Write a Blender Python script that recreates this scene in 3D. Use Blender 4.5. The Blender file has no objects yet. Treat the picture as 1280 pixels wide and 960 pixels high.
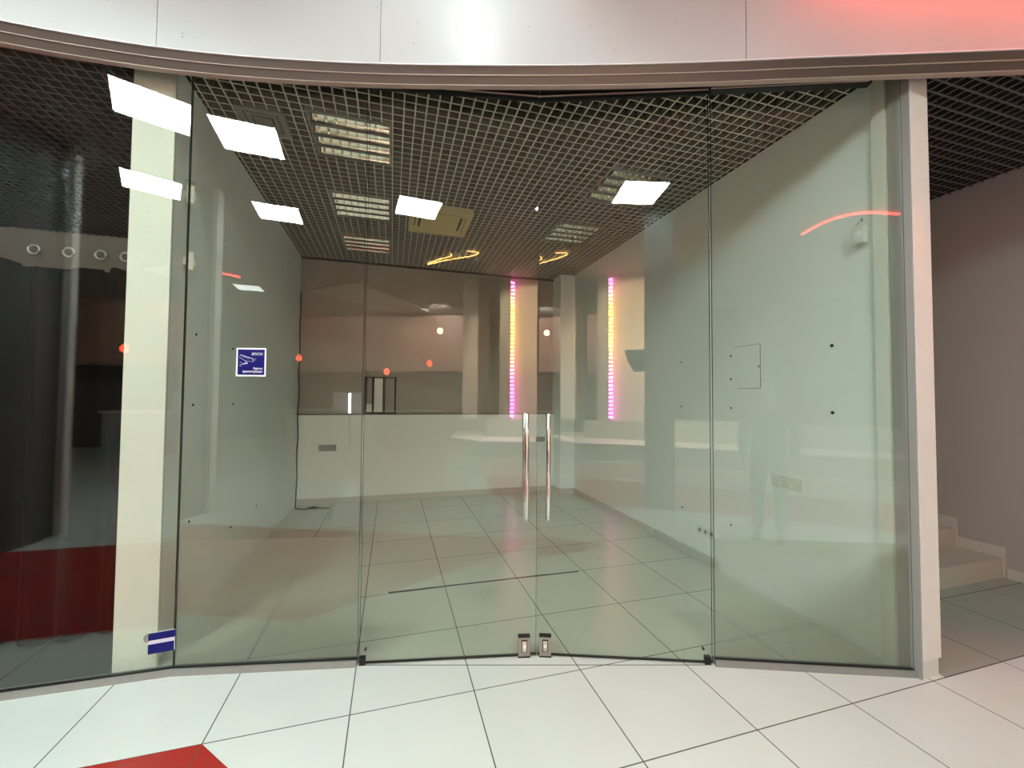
import bpy, bmesh, math, random
from mathutils import Vector, Matrix
random.seed(7)
scn = bpy.context.scene
COL = scn.collection
PI = math.pi

# ------------------------------------------------------------------ materials
def new_mat(name):
    m = bpy.data.materials.new(name); m.use_nodes = True
    nt = m.node_tree; nt.nodes.clear()
    out = nt.nodes.new('ShaderNodeOutputMaterial')
    return m, nt, out

def N(nt, typ, **kw):
    n = nt.nodes.new(typ)
    for k, v in kw.items(): setattr(n, k, v)
    return n

def math_node(nt, op, a, b=None, clamp=False):
    n = nt.nodes.new('ShaderNodeMath'); n.operation = op; n.use_clamp = clamp
    for i, v in enumerate((a, b)):
        if v is None: continue
        if isinstance(v, (int, float)): n.inputs[i].default_value = v
        else: nt.links.new(v, n.inputs[i])
    return n.outputs[0]

def principled(name, col, rough=0.5, metal=0.0, spec=0.5, noise=0.0, nscale=6.0, bump=0.0, bscale=60.0):
    m, nt, out = new_mat(name)
    p = N(nt, 'ShaderNodeBsdfPrincipled')
    p.inputs['Base Color'].default_value = (*col, 1)
    p.inputs['Roughness'].default_value = rough
    p.inputs['Metallic'].default_value = metal
    p.inputs['Specular IOR Level'].default_value = spec
    tc = N(nt, 'ShaderNodeTexCoord')
    if noise > 0:
        nz = N(nt, 'ShaderNodeTexNoise'); nz.inputs['Scale'].default_value = nscale; nz.inputs['Detail'].default_value = 4
        nt.links.new(tc.outputs['Object'], nz.inputs['Vector'])
        mx = N(nt, 'ShaderNodeMix', data_type='RGBA')
        mx.inputs['A'].default_value = (*[c * (1 - noise) for c in col], 1)
        mx.inputs['B'].default_value = (*[min(1, c * (1 + noise)) for c in col], 1)
        nt.links.new(nz.outputs['Fac'], mx.inputs['Factor'])
        nt.links.new(mx.outputs['Result'], p.inputs['Base Color'])
    if bump > 0:
        nb = N(nt, 'ShaderNodeTexNoise'); nb.inputs['Scale'].default_value = bscale
        nt.links.new(tc.outputs['Object'], nb.inputs['Vector'])
        bp = N(nt, 'ShaderNodeBump'); bp.inputs['Strength'].default_value = bump; bp.inputs['Distance'].default_value = 0.01
        nt.links.new(nb.outputs['Fac'], bp.inputs['Height'])
        nt.links.new(bp.outputs['Normal'], p.inputs['Normal'])
    nt.links.new(p.outputs[0], out.inputs[0])
    return m

def emission(name, col, strength):
    m, nt, out = new_mat(name)
    e = N(nt, 'ShaderNodeEmission'); e.inputs[0].default_value = (*col, 1); e.inputs[1].default_value = strength
    nt.links.new(e.outputs[0], out.inputs[0])
    return m

GX, GY, GT = -0.167, 2.134, 0.6          # the tile grid of the whole hall

def tile_mat(name, col, grout, rough=0.22, w=0.0058, var=0.03):
    m, nt, out = new_mat(name)
    p = N(nt, 'ShaderNodeBsdfPrincipled')
    g = N(nt, 'ShaderNodeNewGeometry')
    s = N(nt, 'ShaderNodeSeparateXYZ'); nt.links.new(g.outputs['Position'], s.inputs[0])
    cells, ds = [], []
    for ax, o in (('X', GX), ('Y', GY)):
        q = math_node(nt, 'DIVIDE', math_node(nt, 'SUBTRACT', s.outputs[ax], o - 60 * GT), GT)
        f = math_node(nt, 'FRACT', q)
        cells.append(math_node(nt, 'FLOOR', q))
        d = math_node(nt, 'MINIMUM', f, math_node(nt, 'SUBTRACT', 1.0, f))
        ds.append(d)
    d = math_node(nt, 'MINIMUM', ds[0], ds[1])
    line = math_node(nt, 'LESS_THAN', d, w / 2 / GT)
    cx = N(nt, 'ShaderNodeCombineXYZ'); nt.links.new(cells[0], cx.inputs[0]); nt.links.new(cells[1], cx.inputs[1])
    wn = N(nt, 'ShaderNodeTexWhiteNoise'); nt.links.new(cx.outputs[0], wn.inputs['Vector'])
    mx = N(nt, 'ShaderNodeMix', data_type='RGBA')
    mx.inputs['A'].default_value = (*[c * (1 - var) for c in col], 1); mx.inputs['B'].default_value = (*col, 1)
    nt.links.new(wn.outputs['Value'], mx.inputs['Factor'])
    nz = N(nt, 'ShaderNodeTexNoise'); nz.inputs['Scale'].default_value = 3.0; nz.inputs['Detail'].default_value = 5
    nt.links.new(g.outputs['Position'], nz.inputs['Vector'])
    sm = N(nt, 'ShaderNodeMix', data_type='RGBA'); sm.blend_type = 'MULTIPLY'
    sm.inputs['Factor'].default_value = 0.10
    nt.links.new(mx.outputs['Result'], sm.inputs['A']); nt.links.new(nz.outputs['Fac'], sm.inputs['B'])
    m2 = N(nt, 'ShaderNodeMix', data_type='RGBA')
    nt.links.new(line, m2.inputs['Factor']); nt.links.new(sm.outputs['Result'], m2.inputs['A'])
    m2.inputs['B'].default_value = (*grout, 1)
    nt.links.new(m2.outputs['Result'], p.inputs['Base Color'])
    r = math_node(nt, 'ADD', rough, math_node(nt, 'MULTIPLY', line, 0.5))
    nt.links.new(r, p.inputs['Roughness'])
    p.inputs['Specular IOR Level'].default_value = 0.4
    nt.links.new(p.outputs[0], out.inputs[0])
    return m

def glass_mat(name, tint=(0.958, 0.986, 0.958), ior=1.52):
    """clear float glass: mirror reflection by Fresnel at each face, tinted straight transmission"""
    m, nt, out = new_mat(name)
    g = N(nt, 'ShaderNodeNewGeometry')
    i = math_node(nt, 'ADD', ior, math_node(nt, 'MULTIPLY', g.outputs['Backfacing'], 1 / ior - ior))
    fr = N(nt, 'ShaderNodeFresnel'); nt.links.new(i, fr.inputs['IOR'])
    tr = N(nt, 'ShaderNodeBsdfTransparent'); tr.inputs[0].default_value = (*tint, 1)
    gl = N(nt, 'ShaderNodeBsdfGlossy'); gl.inputs['Color'].default_value = (1, 1, 1, 1); gl.inputs['Roughness'].default_value = 0.0
    mx = N(nt, 'ShaderNodeMixShader')
    nt.links.new(fr.outputs[0], mx.inputs[0]); nt.links.new(tr.outputs[0], mx.inputs[1]); nt.links.new(gl.outputs[0], mx.inputs[2])
    nt.links.new(mx.outputs[0], out.inputs[0])
    return m

def frost_mat(name):
    m, nt, out = new_mat(name)
    rf = N(nt, 'ShaderNodeBsdfRefraction'); rf.inputs['Color'].default_value = (0.97, 0.98, 0.96, 1)
    rf.inputs['Roughness'].default_value = 0.21; rf.inputs['IOR'].default_value = 1.30
    tl = N(nt, 'ShaderNodeBsdfTranslucent'); tl.inputs[0].default_value = (0.9, 0.92, 0.88, 1)
    df = N(nt, 'ShaderNodeBsdfDiffuse'); df.inputs[0].default_value = (0.8, 0.83, 0.78, 1)
    m1 = N(nt, 'ShaderNodeMixShader'); m1.inputs[0].default_value = 0.10
    nt.links.new(rf.outputs[0], m1.inputs[1]); nt.links.new(tl.outputs[0], m1.inputs[2])
    m2 = N(nt, 'ShaderNodeMixShader'); m2.inputs[0].default_value = 0.06
    m2.inputs[0].default_value = 0.06
    nt.links.new(m1.outputs[0], m2.inputs[1]); nt.links.new(df.outputs[0], m2.inputs[2])
    nt.links.new(m2.outputs[0], out.inputs[0])
    return m

M = dict(
    tile=tile_mat('white_floor_tile', (0.735, 0.80, 0.745), (0.10, 0.105, 0.09)),
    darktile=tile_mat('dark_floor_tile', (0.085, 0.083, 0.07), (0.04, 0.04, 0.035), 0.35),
    shoptile=tile_mat('greyer_floor_tile', (0.55, 0.55, 0.47), (0.06, 0.062, 0.05), 0.28),  # greyer than the hall tile
    passtile=tile_mat('shaded_passage_tile', (0.36, 0.385, 0.33), (0.06, 0.06, 0.05), 0.35),  # tile colour lowered in place of the passage's shade
    redtile=tile_mat('red_floor_tile', (0.42, 0.028, 0.022), (0.20, 0.03, 0.025)),
    steptile=principled('step_tile', (0.50, 0.485, 0.42), 0.35, noise=0.06),
    skirt=principled('skirting_tile', (0.56, 0.54, 0.48), 0.3, noise=0.05),
    grout=principled('dark_grout', (0.05, 0.05, 0.045), 0.9),
    passage=principled('dimmed_passage_wall', (0.40, 0.385, 0.36), 0.6, noise=0.03, nscale=2),  # white wall greyed to stand in for the weak light there
    wall=principled('white_wall_paint', (0.85, 0.875, 0.85), 0.55, noise=0.02, nscale=1.5),
    backup=principled('taupe_upper_wall', (0.36, 0.315, 0.275), 0.5, noise=0.05, nscale=2),
    plaster=principled('cream_plaster', (0.70, 0.70, 0.64), 0.8, noise=0.04, nscale=5, bump=0.15, bscale=40),
    pinkplaster=principled('pale_plaster', (0.80, 0.77, 0.72), 0.75, noise=0.05, nscale=8, bump=0.2, bscale=60),
    fascia=principled('white_fascia_panel', (0.485, 0.505, 0.515), 0.42, spec=0.5, noise=0.02, nscale=2),
    bronze=principled('brown_trim', (0.085, 0.062, 0.050), 0.45, noise=0.1),
    bronzelip=principled('light_trim_lip', (0.42, 0.34, 0.29), 0.4),
    black=principled('black_metal', (0.006, 0.006, 0.006), 0.5),
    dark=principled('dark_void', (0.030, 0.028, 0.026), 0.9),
    lattice=principled('grey_lattice', (0.60, 0.58, 0.49), 0.5), latticeside=principled('shaded_lattice_web', (0.15, 0.145, 0.12), 0.6),  # bar sides get a darker copy of the grey as shade
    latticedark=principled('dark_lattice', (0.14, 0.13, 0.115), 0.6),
    rail=principled('grey_base_rail', (0.27, 0.265, 0.25), 0.5, noise=0.12, nscale=40),
    alu=principled('grey_aluminium', (0.42, 0.40, 0.385), 0.45, metal=0.3),
    chrome=principled('brushed_steel', (0.74, 0.72, 0.68), 0.22, metal=1.0),
    steel=principled('dull_steel', (0.40, 0.38, 0.34), 0.38, metal=0.9),
    mirror=principled('mirror_reflector', (0.46, 0.44, 0.39), 0.04, metal=1.0),
    plastic=principled('white_plastic', (0.76, 0.76, 0.70), 0.35),
    plasticgap=principled('grey_plastic', (0.30, 0.30, 0.28), 0.5),
    beige=principled('aged_beige_plastic', (0.62, 0.54, 0.27), 0.45),
    beigedark=principled('dark_beige_grille', (0.10, 0.085, 0.04), 0.6),
    vent=principled('grey_vent', (0.25, 0.245, 0.215), 0.5),
    hole=principled('screw_hole', (0.01, 0.01, 0.01), 0.8),
    cable=principled('black_cable', (0.012, 0.012, 0.012), 0.5),
    blue=principled('blue_vinyl', (0.002, 0.003, 0.13), 0.4, spec=0.3),
    white=principled('white_vinyl', (0.86, 0.86, 0.90), 0.4),
    lav=principled('lavender_vinyl', (0.62, 0.62, 0.75), 0.4),
    curtain=principled('black_brown_cloth', (0.005, 0.004, 0.0035), 0.9, spec=0.05, noise=0.4, nscale=8),
    pelmet=principled('brown_board', (0.055, 0.030, 0.022), 0.6, noise=0.1),
    brownfascia=principled('red_brown_fascia', (0.27, 0.150, 0.110), 0.5, noise=0.04),
    ribbed=principled('ribbed_grey_metal', (0.13, 0.135, 0.13), 0.5),
    greypanel=principled('grey_mall_panel', (0.42, 0.43, 0.40), 0.5, noise=0.05),
    taupe=principled('taupe_mall_wall', (0.08, 0.068, 0.056), 0.7, noise=0.08),
    mallceil=principled('mall_ceiling_paint', (0.34, 0.32, 0.29), 0.8),
    mallstrip=principled('pale_ceiling_paint', (0.78, 0.76, 0.70), 0.8),
    beigecol=principled('beige_column_paint', (0.74, 0.68, 0.58), 0.5),
    darkpost=principled('charcoal_post', (0.05, 0.052, 0.05), 0.6),
    glass=glass_mat('clear_float_glass'),
    glassedge=principled('green_glass_edge', (0.035, 0.06, 0.045), 0.25),
    frost=frost_mat('frosted_film'),
    skin=principled('skin', (0.55, 0.34, 0.25), 0.5), hair=principled('dark_hair', (0.03, 0.022, 0.018), 0.6),
    jacket=principled('grey_jacket_cloth', (0.16, 0.165, 0.185), 0.85, noise=0.1), trousers=principled('dark_trouser_cloth', (0.05, 0.055, 0.07), 0.85, noise=0.1),
    shoe=principled('black_shoe', (0.015, 0.015, 0.015), 0.45), eyewhite=principled('eye_white', (0.8, 0.8, 0.78), 0.3),
    dimpanel=emission('dim_led_diffuser', (0.9, 1.0, 0.95), 5.0),
    panel=emission('led_diffuser', (0.84, 1.0, 0.985), 49.0),
    redneon=emission('red_neon', (1.0, 0.05, 0.035), 42.0),
    redled=emission('red_led', (1.0, 0.05, 0.04), 13.0),
    goldled=emission('gold_led', (1.0, 0.55, 0.16), 16.0),
    redlamp=emission('red_lamp_glow', (1.0, 0.10, 0.05), 9.0),
    warm=emission('warm_lamp_glow', (1.0, 0.72, 0.35), 22.0),
    tube=emission('white_tube_glow', (0.93, 1.0, 0.97), 22.0),
)

def led_strip_mat():
    m, nt, out = new_mat('rgb_led_strip')
    g = N(nt, 'ShaderNodeNewGeometry')
    s = N(nt, 'ShaderNodeSeparateXYZ'); nt.links.new(g.outputs['Position'], s.inputs[0])
    f = math_node(nt, 'DIVIDE', math_node(nt, 'SUBTRACT', s.outputs['Z'], 1.2), 2.9, True)
    r = N(nt, 'ShaderNodeValToRGB'); nt.links.new(f, r.inputs[0])
    cr = r.color_ramp
    stops = [(0.0, (1, .12, .75)), (0.22, (1, .14, .50)), (0.40, (1, .26, .16)), (0.55, (1, .45, .10)), (0.80, (1, .50, .10)), (0.93, (1, .16, .30)), (1.0, (1, .10, .50))]
    cr.elements[0].position, cr.elements[0].color = stops[0][0], (*stops[0][1], 1)
    cr.elements[1].position, cr.elements[1].color = stops[-1][0], (*stops[-1][1], 1)
    for pz, c in stops[1:-1]:
        e = cr.elements.new(pz); e.color = (*c, 1)
    e = N(nt, 'ShaderNodeEmission'); e.inputs[1].default_value = 45.0
    nt.links.new(r.outputs[0], e.inputs[0]); nt.links.new(e.outputs[0], out.inputs[0])
    return m
M['rgb'] = led_strip_mat()

# ------------------------------------------------------------------ mesh helpers
def BM(): return bmesh.new()

def box(bm, x0, x1, y0, y1, z0, z1, mi=0):
    vs = [bm.verts.new((x, y, z)) for z in (z0, z1) for x, y in ((x0, y0), (x1, y0), (x1, y1), (x0, y1))]
    fs = [bm.faces.new([vs[i] for i in q]) for q in ((3, 2, 1, 0), (4, 5, 6, 7), (0, 1, 5, 4), (1, 2, 6, 5), (2, 3, 7, 6), (3, 0, 4, 7))]
    for f in fs: f.material_index = mi
    return vs

def prism(bm, poly, z0, z1, mi=0):
    """poly: counter-clockwise (x, y) list"""
    a = [bm.verts.new((x, y, z0)) for x, y in poly]; b = [bm.verts.new((x, y, z1)) for x, y in poly]
    n = len(poly)
    bm.faces.new(a[::-1]).material_index = mi; bm.faces.new(b).material_index = mi
    for i in range(n):
        bm.faces.new((a[i], a[(i + 1) % n], b[(i + 1) % n], b[i])).material_index = mi

def tube(bm, pts, r, seg=10, cap=True):
    pts = [Vector(p) for p in pts]
    rings = []
    for i, p in enumerate(pts):
        t = (pts[min(i + 1, len(pts) - 1)] - pts[max(i - 1, 0)]).normalized()
        a = Vector((0, 0, 1)) if abs(t.z) < 0.9 else Vector((1, 0, 0))
        u = t.cross(a).normalized(); v = t.cross(u).normalized()
        rr = r[i] if isinstance(r, (list, tuple)) else r
        rings.append([bm.verts.new(p + u * math.cos(2 * PI * k / seg) * rr + v * math.sin(2 * PI * k / seg) * rr) for k in range(seg)])
    for a, b in zip(rings, rings[1:]):
        for k in range(seg):
            f = bm.faces.new((a[k], b[k], b[(k + 1) % seg], a[(k + 1) % seg])); f.smooth = True
    if cap:
        bm.faces.new(rings[0]); bm.faces.new(rings[-1][::-1])

def lathe(bm, prof, seg=24, cx=0, cy=0):
    rings = [[bm.verts.new((cx + r * math.cos(2 * PI * k / seg), cy + r * math.sin(2 * PI * k / seg), z)) for k in range(seg)] for r, z in prof]
    for a, b in zip(rings, rings[1:]):
        for k in range(seg):
            f = bm.faces.new((a[k], a[(k + 1) % seg], b[(k + 1) % seg], b[k])); f.smooth = True
    bm.faces.new(rings[0][::-1]); bm.faces.new(rings[-1])

def bevel(bm, w, seg=2):
    bmesh.ops.bevel(bm, geom=[e for e in bm.edges if len(e.link_faces) == 2 and e.calc_face_angle(0) > 0.6], offset=w, segments=seg, affect='EDGES', profile=0.5)

def obj(name, bm, mats, parent=None, loc=None, rz=0.0):
    """geometry given in world axes about `loc` (or about the parent's origin)"""
    bmesh.ops.recalc_face_normals(bm, faces=bm.faces[:])
    me = bpy.data.meshes.new(name); bm.to_mesh(me); bm.free()
    for m in (mats if isinstance(mats, (list, tuple)) else [mats]): me.materials.append(M[m])
    o = bpy.data.objects.new(name, me); COL.objects.link(o)
    if parent: o.parent = parent
    if loc is not None: o.location = loc
    if rz: o.rotation_euler = (0, 0, rz)
    return o

def tag(o, label, cat, group=None, kind=None):
    o['label'] = label; o['category'] = cat
    if group: o['group'] = group
    if kind: o['kind'] = kind
    return o

def thing(name, label, cat, loc, rz=0.0, group=None, rot=None, kind=None):
    o = bpy.data.objects.new(name, None); COL.objects.link(o)
    o.empty_display_size = 0.05
    o.location = loc; o.rotation_euler = rot if rot else (0, 0, rz)
    return tag(o, label, cat, group, kind)

def struct(name, bm, mats, label=None, cat=None):
    o = obj(name, bm, mats); o['kind'] = 'structure'
    if label: o['label'] = label
    if cat: o['category'] = cat
    return o

def copy_tree(o, parent=None):
    c = o.copy(); COL.objects.link(c)
    if parent: c.parent = parent
    for ch in list(o.children): copy_tree(ch, c)
    return c

# ------------------------------------------------------------------ layout (metres)
XL, XR, YB, ZC = -1.255, 2.795, 6.35, 3.48      # shop: side walls, back wall, lattice ceiling
ZM = 4.2                                         # ceiling of the hall in front
SEG = dict(A=((-3.25, 2.745), (-1.1165, 2.7015)), C=((-1.11, 2.700), (-0.162, 2.510)),
           D1=((-0.150, 2.511), (0.837, 2.321)), D2=((0.846, 2.320), (1.783, 1.976)), E=((1.792, 1.966), (2.78, 1.593)))

def seg_frame(k):
    a, b = Vector(SEG[k][0]), Vector(SEG[k][1])
    u = (b - a); L = u.length; u.normalize()
    n = Vector((u.y, -u.x))                      # towards the hall
    return a, u, n, L, math.atan2(u.y, u.x)

def yfront(x):
    pts = [SEG['A'][0], SEG['A'][1], SEG['C'][1], SEG['D1'][1], SEG['D2'][1], SEG['E'][1], (5.2, 0.70)]
    for (xa, ya), (xb, yb) in zip(pts, pts[1:]):
        if x <= xb: return ya + (yb - ya) * (x - xa) / (xb - xa)
    return pts[-1][1]

# ------------------------------------------------------------------ floor
b = BM(); box(b, -13, 10, -9, 8, -0.12, 0.0)
struct('floor', b, 'tile', 'white glossy square tile floor with thin dark joints', 'floor')
b = BM()
prism(b, [(-0.767, 2.134), (-12.9, 2.134), (-12.9, 0.34), (0.90, 0.34)], 0.0, 0.0012)
struct('floor.001', b, 'redtile', 'red tile inlay in the white floor at lower left', 'floor')
b = BM()
prism(b, [(-0.35, -3.05), (4.6, -3.3), (4.6, -1.55), (2.2, -1.5), (0.6, -1.22), (0.0, -1.6)], 0.0, 0.0012)
struct('floor.002', b, 'redtile', 'red tile inlay before the pale round seat', 'floor')
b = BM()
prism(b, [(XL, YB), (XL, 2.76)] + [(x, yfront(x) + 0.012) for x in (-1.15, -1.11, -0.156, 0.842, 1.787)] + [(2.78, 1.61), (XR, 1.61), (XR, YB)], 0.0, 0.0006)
struct('floor.003', b, 'shoptile', 'greyer tile floor of the empty shop', 'floor')
b = BM()
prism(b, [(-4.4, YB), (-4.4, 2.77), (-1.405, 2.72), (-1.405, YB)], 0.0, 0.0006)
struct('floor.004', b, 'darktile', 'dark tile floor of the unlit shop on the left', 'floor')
b = BM()
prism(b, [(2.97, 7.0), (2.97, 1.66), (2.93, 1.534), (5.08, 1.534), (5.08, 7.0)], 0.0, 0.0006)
struct('floor.005', b, 'passtile', 'tile floor of the stair passage, shade put into its colour', 'floor')
b = BM()
a0, a1 = Vector((-0.148, 2.462)), Vector((1.773, 1.930))
prism(b, [(-0.150, 2.505), (1.772, 1.967), (1.773, 1.971), (-0.149, 2.509)], 0.0, 0.001)
struct('trim_1', b, 'grout', 'thin dark joint across the doorway floor', 'floor joint')

# ------------------------------------------------------------------ shop walls
b = BM(); box(b, -1.405, XL, 2.80, YB, 0, 3.9)
wl = struct('wall_left', b, 'wall', 'white partition wall on the left side of the shop', 'wall')
b = BM(); box(b, -1.425, -1.225, 2.775, 2.80, 0, 3.9)
box(b, -1.430, -1.22, 2.79, 2.80, 0, 0.02)
pe = obj('partition_end', b, 'plaster', wl); pe['label'] = 'cream plaster end face'
b = BM()
lathe(b, [(0.001, 0), (0.022, 0), (0.025, 0.004), (0.016, 0.010), (0.012, 0.006), (0.001, 0.005)], 14)
bmesh.ops.rotate(b, verts=b.verts, matrix=Matrix.Rotation(PI / 2, 3, 'X'))
bmesh.ops.translate(b, verts=b.verts, vec=(-1.262, 2.775, 0.175))
dm = obj('chipped_patch', b, 'plasticgap', wl); dm['label'] = 'chipped grey patch near the floor'

b = BM(); box(b, XR, 2.97, 1.66, YB, 0, 3.9)
wr = struct('wall_right', b, 'wall', 'white partition wall on the right side of the shop', 'wall')
b = BM(); box(b, XR - 0.008, 2.930, 1.548, 1.66, 0.10, 3.9); bevel(b, 0.004, 1)
pr = obj('partition_end', b, 'pinkplaster', wr); pr['label'] = 'pale plaster end face'
b = BM(); box(b, XR - 0.002, 2.920, 1.556, 1.66, 0.0, 0.10)
obj('chipped_foot', b, 'plaster', wr)
b = BM(); box(b, XR - 0.016, XR - 0.0082, 1.552, 1.66, 0.0, 3.5)
obj('corner_profile', b, 'alu', wr)
b = BM(); box(b, XR - 0.030, XR, 1.665, 1.735, 0, 3.5); bevel(b, 0.004, 1)
obj('cable_duct', b, 'plastic', wr)

b = BM(); box(b, XL, XR, YB, YB + 0.1, 1.255, 3.9)
wb = struct('wall_back', b, 'backup', 'taupe upper part of the back wall', 'wall')
b = BM(); box(b, XL, 2.56, YB - 0.05, YB, 0, 1.245)
o = obj('lower_wall', b, 'wall', wb); o['label'] = 'white lower part of the back wall'
b = BM(); box(b, XL, 2.56, YB - 0.062, YB, 1.245, 1.256)
obj('ledge', b, 'bronze', wb)
b = BM(); box(b, XL, XR, YB - 0.03, YB, 3.452, 3.48)
obj('cornice', b, 'black', wb)
b = BM(); box(b, 2.56, XR, 6.02, YB, 0, ZC)
struct('wall_corner', b, 'wall', 'white pilaster in the back right corner of the shop', 'wall')

b = BM(); box(b, XL, XL + 0.004, 2.82, YB, ZC + 0.004, 3.9); box(b, XR - 0.004, XR, 1.75, YB, ZC + 0.004, 3.9); box(b, XL, XR, YB - 0.034, YB - 0.03, ZC + 0.004, 3.9)
struct('trim_4', b, 'dark', 'dark strips over the wall tops above the lattice ceiling', 'wall')  # thin dark strips laid over the wall tops

# skirting: tiles of 0.6 m with small joints
def skirting(name, label, runs):
    b = BM()
    for (xa, ya), (xb, yb) in runs:
        a, c = Vector((xa, ya)), Vector((xb, yb)); d = c - a; L = d.length; d.normalize()
        n = Vector((d.y, -d.x)); s = 0.0
        while s < L - 1e-4:
            e = min(s + 0.597, L)
            p, q = a + d * s, a + d * e
            prism(b, [tuple(p + n * 0.011), tuple(q + n * 0.011), tuple(q), tuple(p)], 0, 0.085)
            s += 0.6
    struct(name, b, 'skirt', label, 'skirting')
skirting('baseboard_back', 'grey tile skirting along the back wall', [((XL, YB - 0.05), (2.56, YB - 0.05))])
skirting('baseboard_right', 'grey tile skirting along the right shop wall', [((2.56, YB - 0.05), (2.56, 6.02)), ((2.56, 6.02), (XR, 6.02)), ((XR, 6.02), (XR, 3.0))])

# ------------------------------------------------------------------ lattice ceilings
def lattice(name, label, x0, x1, y1, mat, holes=(), pitch=0.075, yoff=0.06, y0=None, w=0.0095, h=0.040, z=ZC):
    b = BM()
    def cut(lo, hi, spans):
        segs = [(lo, hi)]
        for s, e in spans:
            ns = []
            for a, c in segs:
                if e <= a or s >= c: ns.append((a, c)); continue
                if s > a: ns.append((a, s))
                if e < c: ns.append((e, c))
            segs = ns
        return [q for q in segs if q[1] - q[0] > 0.005]
    x = x0 + 0.03
    while x < x1:
        ya = (yfront(x) + yoff) if y0 is None else y0
        for a, c in cut(ya, y1, [(h2, h3) for h0, h1, h2, h3 in holes if h0 < x < h1]):
            box(b, x - w / 2, x + w / 2, a, c, z, z + h)
        x += pitch
    ys = [yfront(x0), yfront(x1)]
    y = (min(ys) if y0 is None else y0) + yoff
    while y < y1:
        xa = x0
        if y0 is None:
            while yfront(xa) + yoff > y and xa < x1: xa += 0.02
        for a, c in cut(xa, x1, [(h0, h1) for h0, h1, h2, h3 in holes if h2 < y < h3]):
            box(b, a, c, y - w / 2, y + w / 2, z + 0.0005, z + h - 0.0005)
        y += pitch
    b.normal_update()
    for f in b.faces: f.material_index = 0 if f.normal.z < -0.5 else 1  # only undersides keep the lighter tone, shade is coloured onto the rest
    return struct(name, b, mat, label, 'ceiling')

LUM = [(-0.32, 3.32), (-0.33, 4.49), (-0.335, 5.60), (2.06, 3.35), (2.045, 4.48)]
LS = 0.287
ACX, ACY = 0.485, 4.60
VX, VY = -0.91, 3.28
holes = [(x - LS, x + LS, y - LS, y + LS) for x, y in LUM] + [(ACX - 0.335, ACX + 0.335, ACY - 0.35, ACY + 0.35), (VX - 0.155, VX + 0.155, VY - 0.155, VY + 0.155)]
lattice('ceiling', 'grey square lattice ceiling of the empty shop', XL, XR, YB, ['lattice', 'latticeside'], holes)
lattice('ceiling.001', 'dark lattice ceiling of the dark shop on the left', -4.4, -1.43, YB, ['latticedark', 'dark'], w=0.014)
lattice('ceiling.002', 'dark lattice ceiling above the stair passage', 2.985, 5.08, YB, ['latticedark', 'dark'], w=0.014)
b = BM()
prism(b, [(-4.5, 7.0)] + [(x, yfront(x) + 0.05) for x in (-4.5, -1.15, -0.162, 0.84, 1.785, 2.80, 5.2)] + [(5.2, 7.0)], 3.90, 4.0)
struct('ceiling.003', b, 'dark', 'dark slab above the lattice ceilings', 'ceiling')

# ------------------------------------------------------------------ recessed louvre luminaires
def make_luminaire(label, x, y):
    t = thing('ceiling_light', label, 'ceiling light', (x, y, ZC), group='unlit louvre lights in the shop ceiling')
    b = BM()
    f = 0.016
    for x0, x1, y0, y1 in ((-LS, LS, -LS, -LS + f), (-LS, LS, LS - f, LS), (-LS, -LS + f, -LS + f, LS - f), (LS - f, LS, -LS + f, LS - f)):
        box(b, x0, x1, y0, y1, -0.006, 0.09)
    obj('frame', b, 'vent', t)
    for k in range(4):
        b = BM(); W = (2 * (LS - f)) / 4; yc = -LS + f + W * (k + .5)
        prof = [(-W / 2 + W * i / 10, 0.004 + 0.075 * math.sin(PI * i / 10) ** 0.7) for i in range(11)]
        x0, x1 = -LS + f, LS - f
        rows = [[b.verts.new((xx, yc + p, z)) for p, z in prof] for xx in (x0, x1)]
        rows2 = [[b.verts.new((xx, yc + p, z + 0.003)) for p, z in prof] for xx in (x0, x1)]
        for i in range(10):
            ff = b.faces.new((rows[0][i], rows[1][i], rows[1][i + 1], rows[0][i + 1])); ff.smooth = True
            ff = b.faces.new((rows2[0][i], rows2[0][i + 1], rows2[1][i + 1], rows2[1][i])); ff.smooth = True
        obj('reflector', b, 'mirror', t)
        b = BM(); tube(b, [(x0, yc, 0.055), (x1, yc, 0.055)], 0.008, 8)
        obj('lamp_tube', b, 'plastic', t)
    b = BM()
    for k in range(8):
        xx = -LS + f + (2 * (LS - f)) * (k + .5) / 8
        for q in range(4):
            W = (2 * (LS - f)) / 4; yc = -LS + f + W * (q + .5)
            vs = [(xx, yc - W / 2, 0.003), (xx, yc + W / 2, 0.003), (xx, yc + W / 2 * .75, 0.036), (xx, yc - W / 2 * .75, 0.036)]
            a = [b.verts.new((p[0] - .0012, p[1], p[2])) for p in vs]; c = [b.verts.new((p[0] + .0012, p[1], p[2])) for p in vs]
            b.faces.new(a[::-1]); b.faces.new(c)
            for i in range(4): b.faces.new((a[i], a[(i + 1) % 4], c[(i + 1) % 4], c[i]))
    obj('louvre', b, 'mirror', t)
    for k in range(5):
        W = (2 * (LS - f)) / 4; yc = -LS + f + W * k
        b = BM(); box(b, -LS + f, LS - f, max(yc - 0.017, -LS + f), min(yc + 0.017, LS - f), -0.004, 0.004); obj('spine', b, 'latticeside', t)
    return t
labs = ['mirrored louvre ceiling light nearest the glass, left row', 'mirrored louvre ceiling light in the middle of the left row',
        'mirrored louvre ceiling light nearest the back wall, left row', 'mirrored louvre ceiling light nearer the glass, right row',
        'mirrored louvre ceiling light farther from the glass, right row']
l0 = make_luminaire(labs[0], *LUM[0])
for (x, y), lb in zip(LUM[1:], labs[1:]):
    c = copy_tree(l0); c.location = (x, y, ZC); c['label'] = lb

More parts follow.
